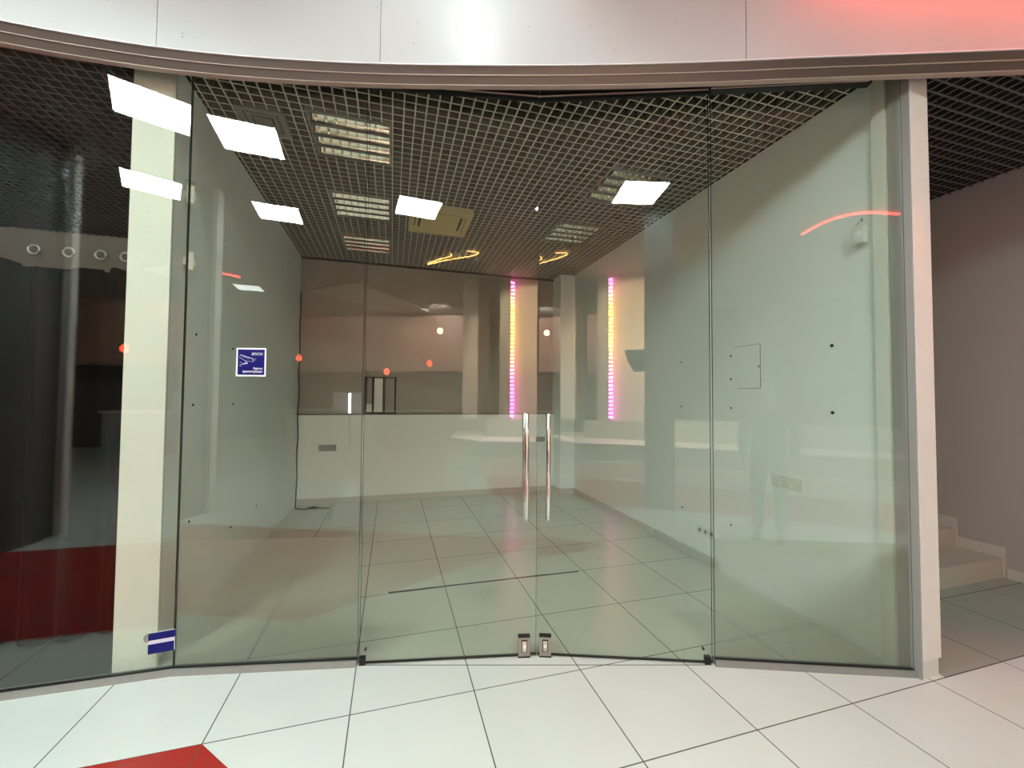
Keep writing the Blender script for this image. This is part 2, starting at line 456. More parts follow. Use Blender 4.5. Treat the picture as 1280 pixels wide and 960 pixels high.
# air conditioner cassette
t = thing('air_conditioner', 'aged beige ceiling cassette air conditioner in the lattice ceiling', 'air conditioner', (ACX, ACY, ZC))
b = BM(); S, S2 = 0.33, 0.275
for x0, x1, y0, y1 in ((-S, S, -S, -S2), (-S, S, S2, S), (-S, -S2, -S2, S2), (S2, S, -S2, S2)):
    box(b, x0, x1, y0, y1, -0.022, 0.06)
for sx in (-1, 1):
    for sy in (-1, 1): box(b, min(sx * S2, sx * 0.205), max(sx * S2, sx * 0.205), min(sy * S2, sy * 0.205), max(sy * S2, sy * 0.205), -0.0215, 0.0)
obj('frame', b, 'beige', t)
b = BM(); I = 0.205; J = 0.165
for x0, x1, y0, y1 in ((-I, I, -I, -J), (-I, I, J, I), (-I, -J, -J, J), (J, I, -J, J)): box(b, x0, x1, y0, y1, -0.021, 0.0)
for k in range(9):
    yy = -0.148 + k * 0.037; box(b, -J, J, yy - 0.007, yy + 0.007, -0.019, -0.006)
obj('intake_grille', b, 'beige', t)
b = BM(); box(b, -0.274, 0.274, -0.274, 0.274, 0.012, 0.2)
obj('casing', b, 'beigedark', t)
for rz in range(4):
    b = BM(); box(b, -0.198, 0.198, -0.262, -0.236, -0.012, -0.006)
    bmesh.ops.rotate(b, verts=b.verts, matrix=Matrix.Rotation(rz * PI / 2, 3, 'Z') @ Matrix.Rotation(0.0, 3, 'X'))
    obj('air_flap', b, 'beige', t)
# square diffuser
t = thing('ceiling_vent', 'grey square air diffuser in the lattice ceiling near the left wall', 'ceiling vent', (VX, VY, ZC))
for k, (s, w) in enumerate(((0.150, 0.04), (0.098, 0.028), (0.055, 0.055))):
    b = BM()
    if k == 2: box(b, -s, s, -s, s, -0.004, 0.008)
    else:
        for x0, x1, y0, y1 in ((-s, s, -s, -s + w), (-s, s, s - w, s), (-s, -s + w, -s + w, s - w), (s - w, s, -s + w, s - w)):
            box(b, x0, x1, y0, y1, -0.008 + 0.002 * k, 0.03)
    obj(('frame', 'ring', 'core')[k], b, 'vent', t)
b = BM(); box(b, -0.149, 0.149, -0.149, 0.149, 0.031, 0.05); obj('duct', b, 'black', t)

# ------------------------------------------------------------------ glass front
ZG0, ZG1 = 0.034, 3.42
def pane(bm, L, z0, z1, th=0.012, u0=0.0):
    """local: x along the pane, -y towards the hall"""
    vs = [bm.verts.new((x, y, z)) for z in (z0, z1) for x, y in ((u0, -th / 2), (L, -th / 2), (L, th / 2), (u0, th / 2))]
    for q, mi in (((3, 2, 1, 0), 1), ((4, 5, 6, 7), 1), ((0, 1, 5, 4), 0), ((1, 2, 6, 5), 1), ((2, 3, 7, 6), 0), ((3, 0, 4, 7), 1)):
        bm.faces.new([vs[i] for i in q]).material_index = mi

FROST = 0.712
wlab = {'A': 'fixed clear glass pane before the dark shop on the left', 'C': 'fixed glass pane left of the doors, frosted along the bottom', 'E': 'fixed glass pane right of the doors, frosted along the bottom'}
for i, k in enumerate(('A', 'C', 'E')):
    a, u, n, L, ang = seg_frame(k)
    w = thing('window_%d' % (i + 1), wlab[k], 'window', (a.x, a.y, 0), ang, kind='structure')
    b = BM(); pane(b, L, ZG0, ZG1); obj('glass_pane', b, ['glass', 'glassedge'], w)
    if k != 'A':
        b = BM(); box(b, 0.004, L - 0.004, 0.0075, 0.0085, ZG0 + 0.002, FROST)
        f = obj('frosted_film', b, 'frost', w); f['label'] = 'frosted lower band'
    b = BM()
    e1 = L + (0.004 if k == 'A' else 0.0)
    box(b, 0.0, e1, -0.022, 0.03, 0.0, ZG0); bevel(b, 0.003, 1)
    obj('base_rail', b, 'rail', w)
    b = BM(); box(b, 0.0, e1, -0.009, 0.009, ZG0, ZG0 + 0.006); obj('gasket', b, 'black', w)

def make_door(k, idx, hu, lu, hinge_left):
    a, u, n, L, ang = seg_frame(k)
    d = thing('door_%d' % idx, 'left glass door leaf with steel pull handle' if idx == 1 else 'right glass door leaf with steel pull handle', 'door', (a.x, a.y, 0), ang, kind='structure')
    b = BM(); pane(b, L, 0.012, 3.345); obj('glass_pane', b, ['glass', 'glassedge'], d)
    b = BM(); box(b, 0.0, L, -0.0075, 0.0075, 0.0085, 0.014); obj('bottom_seal', b, 'black', d)
    for s in (-1, 1):                           # a bar on each side of the pane
        b = BM(); y = s * 0.052
        tube(b, [(hu, y, 0.803), (hu, y, 0.806), (hu, y, 1.417), (hu, y, 1.420)], [0.011, 0.0135, 0.0135, 0.011], 16)
        h = obj('pull_handle', b, 'chrome', d)
        for z in (0.90, 1.32):
            b = BM(); tube(b, [(hu, s * 0.0062, z), (hu, y, z)], 0.008, 10); obj('standoff', b, 'steel', h)
    b = BM(); box(b, lu - 0.034, lu + 0.034, -0.017, 0.017, 0.004, 0.118); bevel(b, 0.004, 2)
    lk = obj('floor_lock', b, 'steel', d)
    b = BM(); box(b, lu - 0.0165, lu + 0.0165, -0.0195, -0.0165, 0.032, 0.102); obj('lock_recess', b, 'black', lk)
    b = BM(); box(b, lu - 0.0125, lu + 0.0125, -0.023, -0.019, 0.036, 0.097); bevel(b, 0.0015, 1); obj('cylinder_plate', b, 'chrome', lk)
    b = BM(); tube(b, [(lu, -0.028, 0.068), (lu, -0.022, 0.068)], 0.008, 12); obj('key_cylinder', b, 'white', lk)
    b = BM(); box(b, lu - 0.035, lu + 0.035, -0.0178, 0.0178, 0.115, 0.1195); box(b, lu - 0.036, lu + 0.036, -0.0185, 0.0185, 0.001, 0.008); obj('end_cap', b, 'black', lk)
    hx = 0.012 if hinge_left else L - 0.03
    b = BM(); box(b, hx - 0.012, hx + 0.020, -0.012, 0.012, 0.0, 0.044); bevel(b, 0.003, 1); obj('pivot_hinge', b, 'black', d)
    b = BM(); tube(b, [(hx - (0.02 if not hinge_left else -0.02), -0.0085, 0.085), (hx - (0.02 if not hinge_left else -0.02), 0.0085, 0.085)], 0.006, 8); obj('hinge_bolt', b, 'black', d)
    return d
L1 = seg_frame('D1')[3]
make_door('D1', 1, 0.938, 0.935, True)
make_door('D2', 2, 0.060, 0.046, False)

# black header over the panes
b = BM()
for k, (u0, u1) in (('C', (0.12, None)), ('D1', (0, None)), ('D2', (0, None)), ('E', (0, 0.90))):
    a, u, n, L, ang = seg_frame(k)
    u1 = L if u1 is None else u1
    for d0, d1, z0, z1 in ((-0.045, 0.075, 3.372, 3.46), (-0.03, 0.012, 3.345, 3.372)):
        p, q = a + u * u0, a + u * u1
        prism(b, [tuple(p + n * d1), tuple(q + n * d1), tuple(q + n * d0), tuple(p + n * d0)], z0, z1)
hd = struct('trim_2', b, 'black', 'black header profile above the glass doors', 'door header')
b = BM()
for k, (u0, u1) in (('D1', (0, None)), ('D2', (0, None)), ('E', (0, 0.88))):
    a, u, n, L, ang = seg_frame(k); u1 = L if u1 is None else u1
    p, q = a + u * u0, a + u * u1
    prism(b, [tuple(p + n * 0.018), tuple(q + n * 0.018), tuple(q + n * 0.012), tuple(p + n * 0.012)], 3.350, 3.356)
obj('bright_edge', b, 'bronzelip', hd)

# ------------------------------------------------------------------ curved fascia
ARC = [(-4.6, 2.47), (-3.8, 2.575), (-3.1, 2.645), (-2.5, 2.675), (-1.94, 2.684), (-1.61, 2.676), (-1.24, 2.646), (-0.846, 2.586), (-0.418, 2.496), (0.02, 2.386),
       (0.636, 2.208), (1.162, 2.043), (1.74, 1.845), (2.158, 1.692), (2.664, 1.512), (3.25, 1.302), (4.0, 1.03), (5.2, 0.58), (6.4, 0.10)]
def catmull(P, n=6):
    out = []
    for i in range(len(P) - 1):
        p0, p1, p2, p3 = [Vector(P[max(0, min(len(P) - 1, j))]) for j in (i - 1, i, i + 1, i + 2)]
        for s in range(n):
            t = s / n
            out.append(0.5 * ((2 * p1) + (p2 - p0) * t + (2 * p0 - 5 * p1 + 4 * p2 - p3) * t * t + (3 * p1 - p0 - 3 * p2 + p3) * t ** 3))
    out.append(Vector(P[-1])); return out
arc = catmull(ARC)
def arc_normals(a):
    ns = []
    for i in range(len(a)):
        d = (a[min(i + 1, len(a) - 1)] - a[max(i - 1, 0)]).normalized(); ns.append(Vector((d.y, -d.x)))
    return ns
arcn = arc_normals(arc)
def sweep(bm, prof, pts, nrm, mi=0):
    """prof: closed list of (outward, z)"""
    rings = [[bm.verts.new((p.x + n.x * o, p.y + n.y * o, z)) for o, z in prof] for p, n in zip(pts, nrm)]
    m = len(prof)
    for r, s in zip(rings, rings[1:]):
        for k in range(m):
            bm.faces.new((r[k], s[k], s[(k + 1) % m], r[(k + 1) % m])).material_index = mi
    bm.faces.new(rings[0]); bm.faces.new(rings[-1][::-1])

ZF = 3.375
# split at the visible board joints
cuts = [-9, -1.235, -0.08, 1.86, 3.6, 9]
flab = ['left white fascia board above the dark shop', 'white fascia board above the left glass pane', 'white fascia board above the glass doors', 'white fascia board above the right glass pane, tinged red', 'white fascia board above the stair passage']
def arc_between(x0, x1, g=0.0015):
    pts, nr = [], []
    def at(x):
        for i in range(len(arc) - 1):
            if arc[i].x <= x <= arc[i + 1].x:
                f = (x - arc[i].x) / (arc[i + 1].x - arc[i].x); return arc[i].lerp(arc[i + 1], f), arcn[i].lerp(arcn[i + 1], f)
    if x0 > arc[0].x: p, n = at(x0 + g); pts.append(p); nr.append(n)
    for p, n in zip(arc, arcn):
        if x0 + 2 * g < p.x < x1 - 2 * g: pts.append(p); nr.append(n)
    if x1 < arc[-1].x: p, n = at(x1 - g); pts.append(p); nr.append(n)
    return pts, nr
for i in range(5):
    pts, nr = arc_between(cuts[i], cuts[i + 1])
    b = BM(); sweep(b, [(0.052, ZF), (0.052, ZM), (0.030, ZM), (0.030, ZF)], pts, nr)
    struct('wall_front' if i == 0 else 'wall_front.%03d' % i, b, 'fascia', flab[i], 'fascia')
b = BM(); sweep(b, [(0.0295, ZF + 0.01), (0.0295, ZM), (0.010, ZM), (0.010, ZF + 0.01)], arc, arcn)
struct('wall_front.005', b, 'dark', 'dark backing behind the fascia boards', 'fascia')
b = BM()
sweep(b, [(0.046, ZF), (0.030, 3.338), (0.0, 3.338), (0.0, ZF)], arc, arcn)
sweep(b, [(0.026, 3.334), (0.008, 3.296), (-0.022, 3.296), (-0.022, 3.334)], arc, arcn)
tr = struct('trim_3', b, 'bronze', 'brown stepped moulding under the white fascia', 'moulding')
b = BM()
sweep(b, [(0.0335, 3.338), (0.0335, 3.334), (-0.01, 3.334), (-0.01, 3.338)], arc, arcn)
sweep(b, [(0.0120, 3.296), (0.0120, 3.2925), (-0.022, 3.2925), (-0.022, 3.296)], arc, arcn)
obj('lip', b, 'bronzelip', tr)
b = BM(); sweep(b, [(0.056, ZF), (0.056, ZF + 0.005), (0.0522, ZF + 0.005), (0.0522, ZF)], arc, arcn)
obj('edge_strip', b, 'white', tr)
# screw heads in the fascia boards (they hold the boards)
b = BM()
for x, z in ((-1.11, 3.47), (-1.11, 3.45), (0.10, 3.50), (0.12, 3.62), (0.33, 3.60), (0.52, 3.60), (0.72, 3.60), (1.05, 3.60), (1.50, 3.61), (1.18, 3.46), (0.55, 3.78), (1.05, 3.78), (1.53, 3.77), (-0.1, 3.7)):
    for p, q, n in zip(arc, arc[1:], arcn):
        if p.x <= x <= q.x:
            c = p.lerp(q, (x - p.x) / (q.x - p.x)) + n * 0.052
            tube(b, [(c.x, c.y, z), (c.x + n.x * .0015, c.y + n.y * .0015, z)], 0.004, 8)
o = obj('screw_heads', b, 'plasticgap', tr); o['kind'] = 'stuff'

# ------------------------------------------------------------------ things on the glass
def on_pane(k, u, z, out=0.0062):
    a, uu, n, L, ang = seg_frame(k)
    p = a + uu * u + n * out
    return (p.x, p.y, z), ang

def text_mesh(txt, size, shear=0.25, align='RIGHT'):
    cu = bpy.data.curves.new('txt', 'FONT'); cu.body = txt; cu.size = size; cu.shear = shear; cu.align_x = align; cu.offset = size * 0.018
    o = bpy.data.objects.new('txt', cu); COL.objects.link(o)
    dg = bpy.context.evaluated_depsgraph_get()
    me = bpy.data.meshes.new_from_object(o.evaluated_get(dg))
    bpy.data.objects.remove(o); bpy.data.curves.remove(cu)
    return me

loc, ang = on_pane('C', 0.357, 1.622)
st = thing('warning_sticker', 'square blue video surveillance warning sticker on the left glass pane', 'sticker', loc, ang)
b = BM(); box(b, -0.080, 0.080, -0.0008, 0, 0, 0.160); obj('border', b, 'white', st)
b = BM(); box(b, -0.0715, 0.0715, -0.0013, -0.0008, 0.0085, 0.1515); obj('blue_field', b, 'blue', st)
def text_part(name, txt, size, x, z, wmax=None):
    me = text_mesh(txt, size)
    xs = [v.co.x for v in me.vertices]; w = (max(xs) - min(xs)) if xs else 1
    s = (wmax / w) if wmax else 1.0
    mx = max(xs) if xs else 0
    for v in me.vertices: v.co = Vector(((v.co.x - mx) * s + x, -0.0016, v.co.y + z))
    me.materials.clear(); me.materials.append(M['white'])
    o = bpy.data.objects.new(name, me); COL.objects.link(o); o.parent = st
text_part('heading_text', 'УВАГА!', 0.021, 0.062, 0.118, 0.060)
text_part('small_text', 'Ведеться', 0.017, 0.062, 0.0385, 0.050)
text_part('small_text', 'відеоспостереження', 0.017, 0.062, 0.0215, 0.106)
# camera drawing
b = BM()
def stroke(p, q, w):
    p, q = Vector(p), Vector(q); d = (q - p).normalized(); n = Vector((-d.y, d.x)) * w / 2
    vs = [b.verts.new((v.x, -0.0016, v.y)) for v in (p + n, p - n, q - n, q + n)]
    b.faces.new(vs)
for p, q, w in (((-.058, .121), (.012, .098), .0035), ((.012, .098), (.010, .083), .0030), ((-.058, .121), (-.062, .106), .0015), ((-.062, .106), (-.030, .086), .0018),
                ((-.030, .086), (.010, .083), .0014), ((-.050, .112), (-.012, .098), .0012), ((.018, .101), (.024, .098), .0012), ((.024, .098), (.018, .088), .0012),
                ((-.030, .086), (-.022, .074), .003), ((-.042, .070), (-.018, .074), .006), ((-.060, .080), (-.042, .070), .0016), ((-.062, .064), (-.042, .066), .0020), ((-.062, .058), (-.050, .058), .0014)):
    stroke(p, q, w)
obj('camera_drawing', b, 'lav', st)

loc, ang = on_pane('A', seg_frame('A')[3] - 0.052, 0.128)
st = thing('striped_tape', 'blue and white striped tape on the glass joint by the cream wall end', 'tape', loc, ang)
b = BM()
prism(b, [(-0.061, -0.0008), (0.060, -0.0008), (0.060, 0), (-0.061, 0)], 0.002, 0.112); 
for v in b.verts: v.co.z += 0.06 * v.co.x
obj('backing', b, 'lav', st)
for z0, z1, xr in ((0.0, 0.051, 0.056), (0.071, 0.109, 0.0605)):
    b = BM(); prism(b, [(-0.062, -0.0013), (xr, -0.0013), (xr, -0.0008), (-0.062, -0.0008)], z0, z1)
    for v in b.verts: v.co.z += 0.06 * v.co.x
    obj('blue_stripe', b, 'blue', st)

# ------------------------------------------------------------------ things on the shop walls
def sensor(label, x, y, z, side, wires):
    """side +1: hangs on the left wall (looks to +x)"""
    t = thing('motion_sensor', label, 'motion sensor', (x, y, z), 0 if side > 0 else PI, group='motion sensors on the shop walls')
    b = BM(); box(b, 0.022, 0.062, -0.032, 0.032, -0.055, 0.055); bevel(b, 0.012, 3); obj('housing', b, 'plastic', t)
    b = BM(); box(b, 0.0, 0.024, -0.014, 0.014, -0.02, 0.028); bevel(b, 0.003, 1); obj('bracket', b, 'plastic', t)
    b = BM(); box(b, 0.060, 0.0645, -0.022, 0.022, -0.03, 0.018); bevel(b, 0.002, 1); obj('lens_window', b, 'white', t)
    if wires:
        b = BM(); tube(b, [(0.0, -0.01, 0.09), (0.02, 0.0, 0.105), (0.045, 0.01, 0.085), (0.05, -0.012, 0.062), (0.03, -0.02, 0.05)], 0.0025, 6); obj('loose_wire', b, 'plasticgap', t)
sensor('white motion sensor with loose wire, upper one at the left wall edge', XL, 2.99, 2.755, 1, True)
sensor('white motion sensor, lower one at the left wall edge', XL, 3.005, 2.345, 1, False)
sensor('white motion sensor high on the right wall near the glass', XR, 1.80, 2.535, -1, True)

def wallhole(x, y, z, nx, label, r=0.011):
    b = BM(); tube(b, [(0, 0, 0), (nx * 0.004, 0, 0)], r, 10)
    o = obj('wall_plug', b, 'hole', None, (x, y, z)); tag(o, label, 'wall plug', 'black wall plugs on the shop walls')
LH = [(3.199, 1.917, 'upper black wall plug on left wall nearest the glass edge'), (3.86, 1.895, 'upper black wall plug on left wall beside the blue sticker'),
      (3.186, 1.45, 'middle black wall plug on left wall nearest the glass edge'), (3.896, 1.443, 'middle black wall plug on left wall below the blue sticker'),
      (3.183, 0.69, 'lower black wall plug on left wall nearest the glass edge'), (3.922, 0.43, 'lower black wall plug on left wall near the floor'), (4.585, 0.438, 'small black wall plug low on the left wall, farthest back')]
for y, z, lb in LH: wallhole(XL, y, z, 1, lb, 0.009)
RH = [(2.006, 1.873, 'upper large black plug on right wall nearest the glass'), (2.009, 1.429, 'lower large black plug on right wall nearest the glass'),
      (3.478, 1.878, 'upper black plug on right wall, seen through the right door'), (3.481, 1.436, 'middle black plug on right wall, seen through the right door'), (3.478, 0.434, 'lower black plug on right wall, seen through the right door'),
      (2.85, 1.883, 'upper black plug at left edge of the wall hatch'), (2.852, 1.684, 'small black plug at left edge of the wall hatch, halfway down'), (2.854, 1.437, 'black plug just below the wall hatch'), (2.866, 0.442, 'black plug low on right wall below the hatch')]
for i, (y, z, lb) in enumerate(RH): wallhole(XR, y, z, -1, lb, 0.011 if i < 2 else 0.008)

t = thing('wall_hatch', 'flush white access hatch in the right shop wall', 'access hatch', (XR, 2.685, 1.60))
b = BM(); box(b, -0.006, 0.0, -0.125, 0.132, 0.004, 0.352); obj('hatch_door', b, 'wall', t)
b = BM(); box(b, -0.0035, 0, -0.1295, -0.125, 0, 0.356); box(b, -0.0035, 0, -0.1295, 0.1, 0, 0.004); box(b, -0.0035, 0, -0.1295, 0.132, 0.352, 0.356); obj('gap', b, 'plasticgap', t)
b = BM(); box(b, -0.009, -0.006, -0.124, -0.112, 0.165, 0.185); obj('latch', b, 'plasticgap', t)

def plate(name, label, cat, loc, rz, n, w, h, kind, mat='plastic'):
    """n modules side by side; local x along the wall, -y out of the wall"""
    t = thing(name, label, cat, loc, rz)
    b = BM(); box(b, -n * w / 2 - 0.005, n * w / 2 + 0.005, -0.009, 0, -h / 2, h / 2); bevel(b, 0.003, 2); obj('frame', b, mat, t)
    for k in range(n):
        xc = -n * w / 2 + w * (k + .5)
        b = BM()
        if kind == 'switch':
            vs = box(b, xc - w * .40, xc + w * .40, -0.014, -0.009, -h * .38, h * .38)
            for v in vs:
                if v.co.y < -0.012 and v.co.z > 0: v.co.y += 0.004
            obj('rocker', b, 'plastic', t)
        else:
            box(b, xc - w * .42, xc + w * .42, -0.0115, -0.009, -h * .40, h * .40)
            s = obj('socket', b, mat, t)
            b = BM(); tube(b, [(xc, -0.0125, 0), (xc, -0.0105, 0)], 0.020, 16)
            q = obj('recess', b, 'plasticgap', s)
            b = BM()
            for dx in (-0.009, 0.009): tube(b, [(xc + dx, -0.0135, 0), (xc + dx, -0.0115, 0)], 0.0035, 8)
            obj('contact_holes', b, 'hole', s)
plate('light_switch', 'white triple light switch on the right shop wall', 'light switch', (XR, 2.34, 0.908), PI * 1.5, 3, 0.078, 0.084, 'switch')
plate('wall_socket', 'white triple socket low on the right shop wall above the skirting', 'wall socket', (XR, 3.155, 0.292), PI * 1.5, 3, 0.072, 0.080, 'socket')
plate('wall_socket', 'grey triple socket on the lower back wall near the left corner', 'wall socket', (-0.855, YB - 0.05, 0.782), 0, 3, 0.072, 0.088, 'socket', 'plasticgap')
plate('wall_socket', 'grey double socket on the lower back wall behind the door handles', 'wall socket', (2.33, YB - 0.05, 0.838), 0, 2, 0.072, 0.080, 'socket', 'plasticgap')
plate('light_switch', 'small white single switch on the corner pilaster', 'light switch', (2.56, 6.17, 0.81), PI * 1.5, 1, 0.07, 0.11, 'switch')

# frame leaning over the ledge
t = thing('display_frame', 'dark narrow metal frame standing on the back wall ledge', 'display frame', (-0.150, YB - 0.004, 1.257))
b = BM()
for x, w in ((-0.225, .020), (-0.205, .012), (-0.12, .010), (-0.105, .016), (0.03, .014), (0.05, .010), (0.20, .022)):
    box(b, x - w / 2, x + w / 2, -0.03, -0.012, 0, 0.53)
obj('grille', b, 'dark', t)
b = BM(); box(b, -0.235, 0.225, -0.034, -0.010, 0, 0.02); obj('bottom_rail', b, 'dark', t)
b = BM(); box(b, -0.235, 0.215, -0.03, -0.012, 0.53, 0.54); obj('top_rail', b, 'dark', t)
b = BM(); box(b, -0.10, 0.025, -0.012, -0.006, 0.03, 0.52); obj('pale_panel', b, 'plastic', t)
b = BM(); box(b, -0.20, -0.125, -0.012, -0.006, 0.03, 0.14); obj('small_panel', b, 'plastic', t)

# cable in the back left corner
b = BM()
pts = [(XL + 0.03, YB - 0.075, 2.955), (XL + 0.022, YB - 0.075, 2.965), (XL + 0.020, YB - 0.075, 2.90)]
for i in range(16):
    z = 2.85 - i * 0.175; pts.append((XL + 0.020 + 0.006 * math.sin(i * 1.9), YB - 0.078 - 0.006 * math.cos(i * 1.3), z))
pts += [(XL + 0.022, YB - 0.10, 0.10), (XL + 0.03, YB - 0.16, 0.03), (XL + 0.05, YB - 0.26, 0.012), (-1.10, YB - 0.31, 0.010), (-1.0, YB - 0.29, 0.011), (-0.90, YB - 0.30, 0.012), (-0.78, YB - 0.32, 0.010)]
tube(b, pts, 0.008, 8)
o = obj('corner_cable', b, 'cable'); tag(o, 'black cable hanging down the back left corner to the floor', 'cable')
b = BM(); tube(b, [(-1.06, 6.04, 0.018), (-0.98, 6.05, 0.022), (-0.92, 6.05, 0.018)], [0.010, 0.018, 0.010], 8)
o = obj('cable_plug', b, 'cable', o)
b = BM(); tube(b, [(2.785, 3.95, 0.0), (2.783, 3.95, 0.12)], 0.004, 6)
o = obj('cable_stub', b, 'plastic'); tag(o, 'short pale cable end standing against the right skirting', 'cable')

# tape on floor
b = BM()
prism(b, [(0.0, 3.340), (1.59, 3.312), (1.59, 3.332), (0.0, 3.364)], 0, 0.002)
prism(b, [(0.25, 3.352), (1.3, 3.333), (1.3, 3.338), (0.25, 3.358)], 0.002, 0.004)
o = obj('floor_strip', b, 'dark'); tag(o, 'dark worn tape strip across the shop floor', 'floor strip')

# ------------------------------------------------------------------ dark shop on the left
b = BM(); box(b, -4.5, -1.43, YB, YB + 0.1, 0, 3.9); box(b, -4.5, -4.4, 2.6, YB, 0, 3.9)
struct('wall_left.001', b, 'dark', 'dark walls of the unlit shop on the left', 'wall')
b = BM()
nx = 150
front, back = [], []
for i in range(nx + 1):
    x = -4.35 + (2.88) * i / nx
    y = 3.20 + 0.035 * math.sin(i * 0.62) + 0.02 * math.sin(i * 0.23 + 1)
    ztop = 2.33 - 0.05 * abs(math.sin(i * 0.115))
    front.append((b.verts.new((x, y, 0.03)), b.verts.new((x, y + .01, 1.3)), b.verts.new((x, y, ztop))))
    back.append((b.verts.new((x, y + .006, 0.03)), b.verts.new((x, y + .016, 1.3)), b.verts.new((x, y + .006, ztop))))
for A, B_, flip in ((front, front, 0), (back, back, 1)):
    for i in range(nx):
        for k in (0, 1):
            q = (A[i][k], A[i + 1][k], A[i + 1][k + 1], A[i][k + 1])
            f = b.faces.new(q if not flip else q[::-1]); f.smooth = True
t = thing('curtain', 'dark curtain hanging behind the left glass pane', 'curtain', (0, 0, 0))
obj('cloth', b, 'curtain', t)
b = BM(); box(b, -4.38, -1.44, 3.24, 3.27, 2.30, 2.53); obj('pelmet', b, 'pelmet', t)
for x in (-2.12, -1.95, -1.79, -1.66):
    b = BM()
    tube(b, [(x + 0.028 * math.cos(a), 3.215, 2.40 + 0.028 * math.sin(a)) for a in [2 * PI * k / 16 for k in range(17)]], 0.006, 6, False)
    obj('ring', b, 'steel', t)

# ------------------------------------------------------------------ stair passage on the right
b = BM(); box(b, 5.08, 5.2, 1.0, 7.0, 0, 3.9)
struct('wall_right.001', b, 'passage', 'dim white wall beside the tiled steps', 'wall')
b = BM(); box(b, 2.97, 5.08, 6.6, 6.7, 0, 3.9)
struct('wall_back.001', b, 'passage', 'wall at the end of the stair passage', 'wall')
t = thing('tiled_steps', 'pale tiled steps rising beside the right wall of the passage', 'steps', (4.0, 2.24, 0))
for k in range(6):
    y0 = 2.24 + k * 0.31
    b = BM(); box(b, 2.985 - 4.0, 5.079 - 4.0, y0 - 2.24, y0 + 0.31 - 2.24 if k < 5 else 4.3, 0 if k == 0 else 0.0, 0.163 * (k + 1))
    bevel(b, 0.004, 1)
    obj('step', b, 'steptile', t)
for k in range(6):
    y0 = k * 0.31
    b = BM(); box(b, 1.066, 1.0795, y0 + 0.0, y0 + 0.31, 0.163 * (k + 1), 0.163 * (k + 1) + 0.095)
    box(b, 1.060, 1.0795, y0 - 0.012, y0, 0.163 * k, 0.163 * (k + 1) + 0.10)
    obj('stringer_tile', b, 'skirt', t)
skirting('baseboard_passage', 'grey tile skirting beside the steps', [((5.08, 2.22), (5.08, 1.0))])

# ------------------------------------------------------------------ the hall in front (mirrored in the glass)
b = BM(); box(b, -13, 10, -9, 8, ZM, ZM + 0.1)
struct('ceiling.004', b, 'mallceil', 'grey ceiling of the hall', 'ceiling')
b = BM()
prism(b, [(-5.4, -4.9), (-3.9, -7.6), (-2.9, -7.6), (-3.6, -4.2)], ZM - 0.06, ZM)
struct('ceiling.005', b, 'mallstrip', 'pale lowered strip of the hall ceiling', 'ceiling')
b = BM(); box(b, -13, 10, -9, -8.9, 0, ZM)
struct('wall_opposite', b, 'taupe', 'wall of the shops opposite', 'wall')
b = BM(); box(b, -9.7, -1.1, -8.9, -8.4, 2.35, ZM - 0.001)
struct('wall_opposite.001', b, 'brownfascia', 'red brown fascia of the shop opposite', 'fascia')
b = BM(); box(b, -13.1, -13, -9, 8, 0, ZM); struct('wall_hall', b, 'taupe', 'left end wall of the hall', 'wall')
b = BM(); box(b, 10, 10.1, -9, 8, 0, ZM); struct('wall_hall.001', b, 'greypanel', 'right end wall of the hall', 'wall')

# ceiling panels: four are mirrored in the glass, those marked added are unseen fill for the shop
PANELS = [(-2.25, 0.90, 'nearest the left pane'), (-3.12, -0.76, 'farther left'), (-0.97, -0.80, 'left of the middle'), (1.06, -0.85, 'right of the middle'),
          (-6.7, -4.6, 'far to the left'), (7.0, -3.8, 'added at the back right'),
          (-7.3, -0.9, 'added beyond the ribbed column'), (-6.6, 1.0, 'added in front of the dark shop')]
pr0 = None
for x, y, w in PANELS:
    lb = 'square white ceiling light panel of the hall, ' + w
    if pr0 is None:
        pr0 = thing('ceiling_light', lb, 'ceiling light', (x, y, ZM), math.radians(-27), group='square light panels of the hall ceiling')
        b = BM()
        for x0, x1, y0, y1 in ((-.31, .31, -.31, -.285), (-.31, .31, .285, .31), (-.31, -.285, -.285, .285), (.285, .31, -.285, .285)): box(b, x0, x1, y0, y1, -0.018, 0.0)
        obj('frame', b, 'alu', pr0)
        b = BM(); box(b, -.285, .285, -.285, .285, -0.014, -0.004); obj('diffuser', b, 'panel', pr0)
    else:
        c = copy_tree(pr0); c.location = (x, y, ZM); c['label'] = lb
        if w == 'far to the left':                    # a dimmer panel
            for ch in c.children:
                if ch.name.startswith('diffuser'):
                    ch.data = ch.data.copy(); ch.data.materials[0] = M['dimpanel']

# red neon arc and gold ring on the ceiling
def arc_tube(name, label, cat, pts, r, mat):
    b = BM(); P = catmull([Vector(p) for p in pts], 8)
    tube(b, [(p.x, p.y, p.z) for p in P], r, 8)
    o = obj(name, b, mat); tag(o, label, cat)
arc_tube('neon_arc', 'red neon arc on the hall ceiling to the right', 'neon light', [(3.2, -3.26, 4.17), (3.36, -2.93, 4.17), (3.56, -2.72, 4.17), (3.78, -2.69, 4.17), (4.03, -2.78, 4.17), (4.35, -2.98, 4.17), (4.9, -3.1, 4.17)], 0.016, 'redled')
arc_tube('neon_arc', 'red neon line along the right end of the fascia', 'neon light', [(2.2, 1.51, 4.02), (2.95, 1.24, 4.02), (3.5, 1.03, 4.02), (4.1, 0.81, 4.02), (4.6, 0.61, 4.02), (5.2, 0.36, 4.02)], 0.022, 'redneon')
arc_tube('neon_arc', 'red neon arc on the hall ceiling far left', 'neon light', [(-6.7, -3.0, 4.17), (-6.47, -3.2, 4.17), (-6.3, -3.42, 4.17), (-6.17, -3.68, 4.17)], 0.018, 'redled')
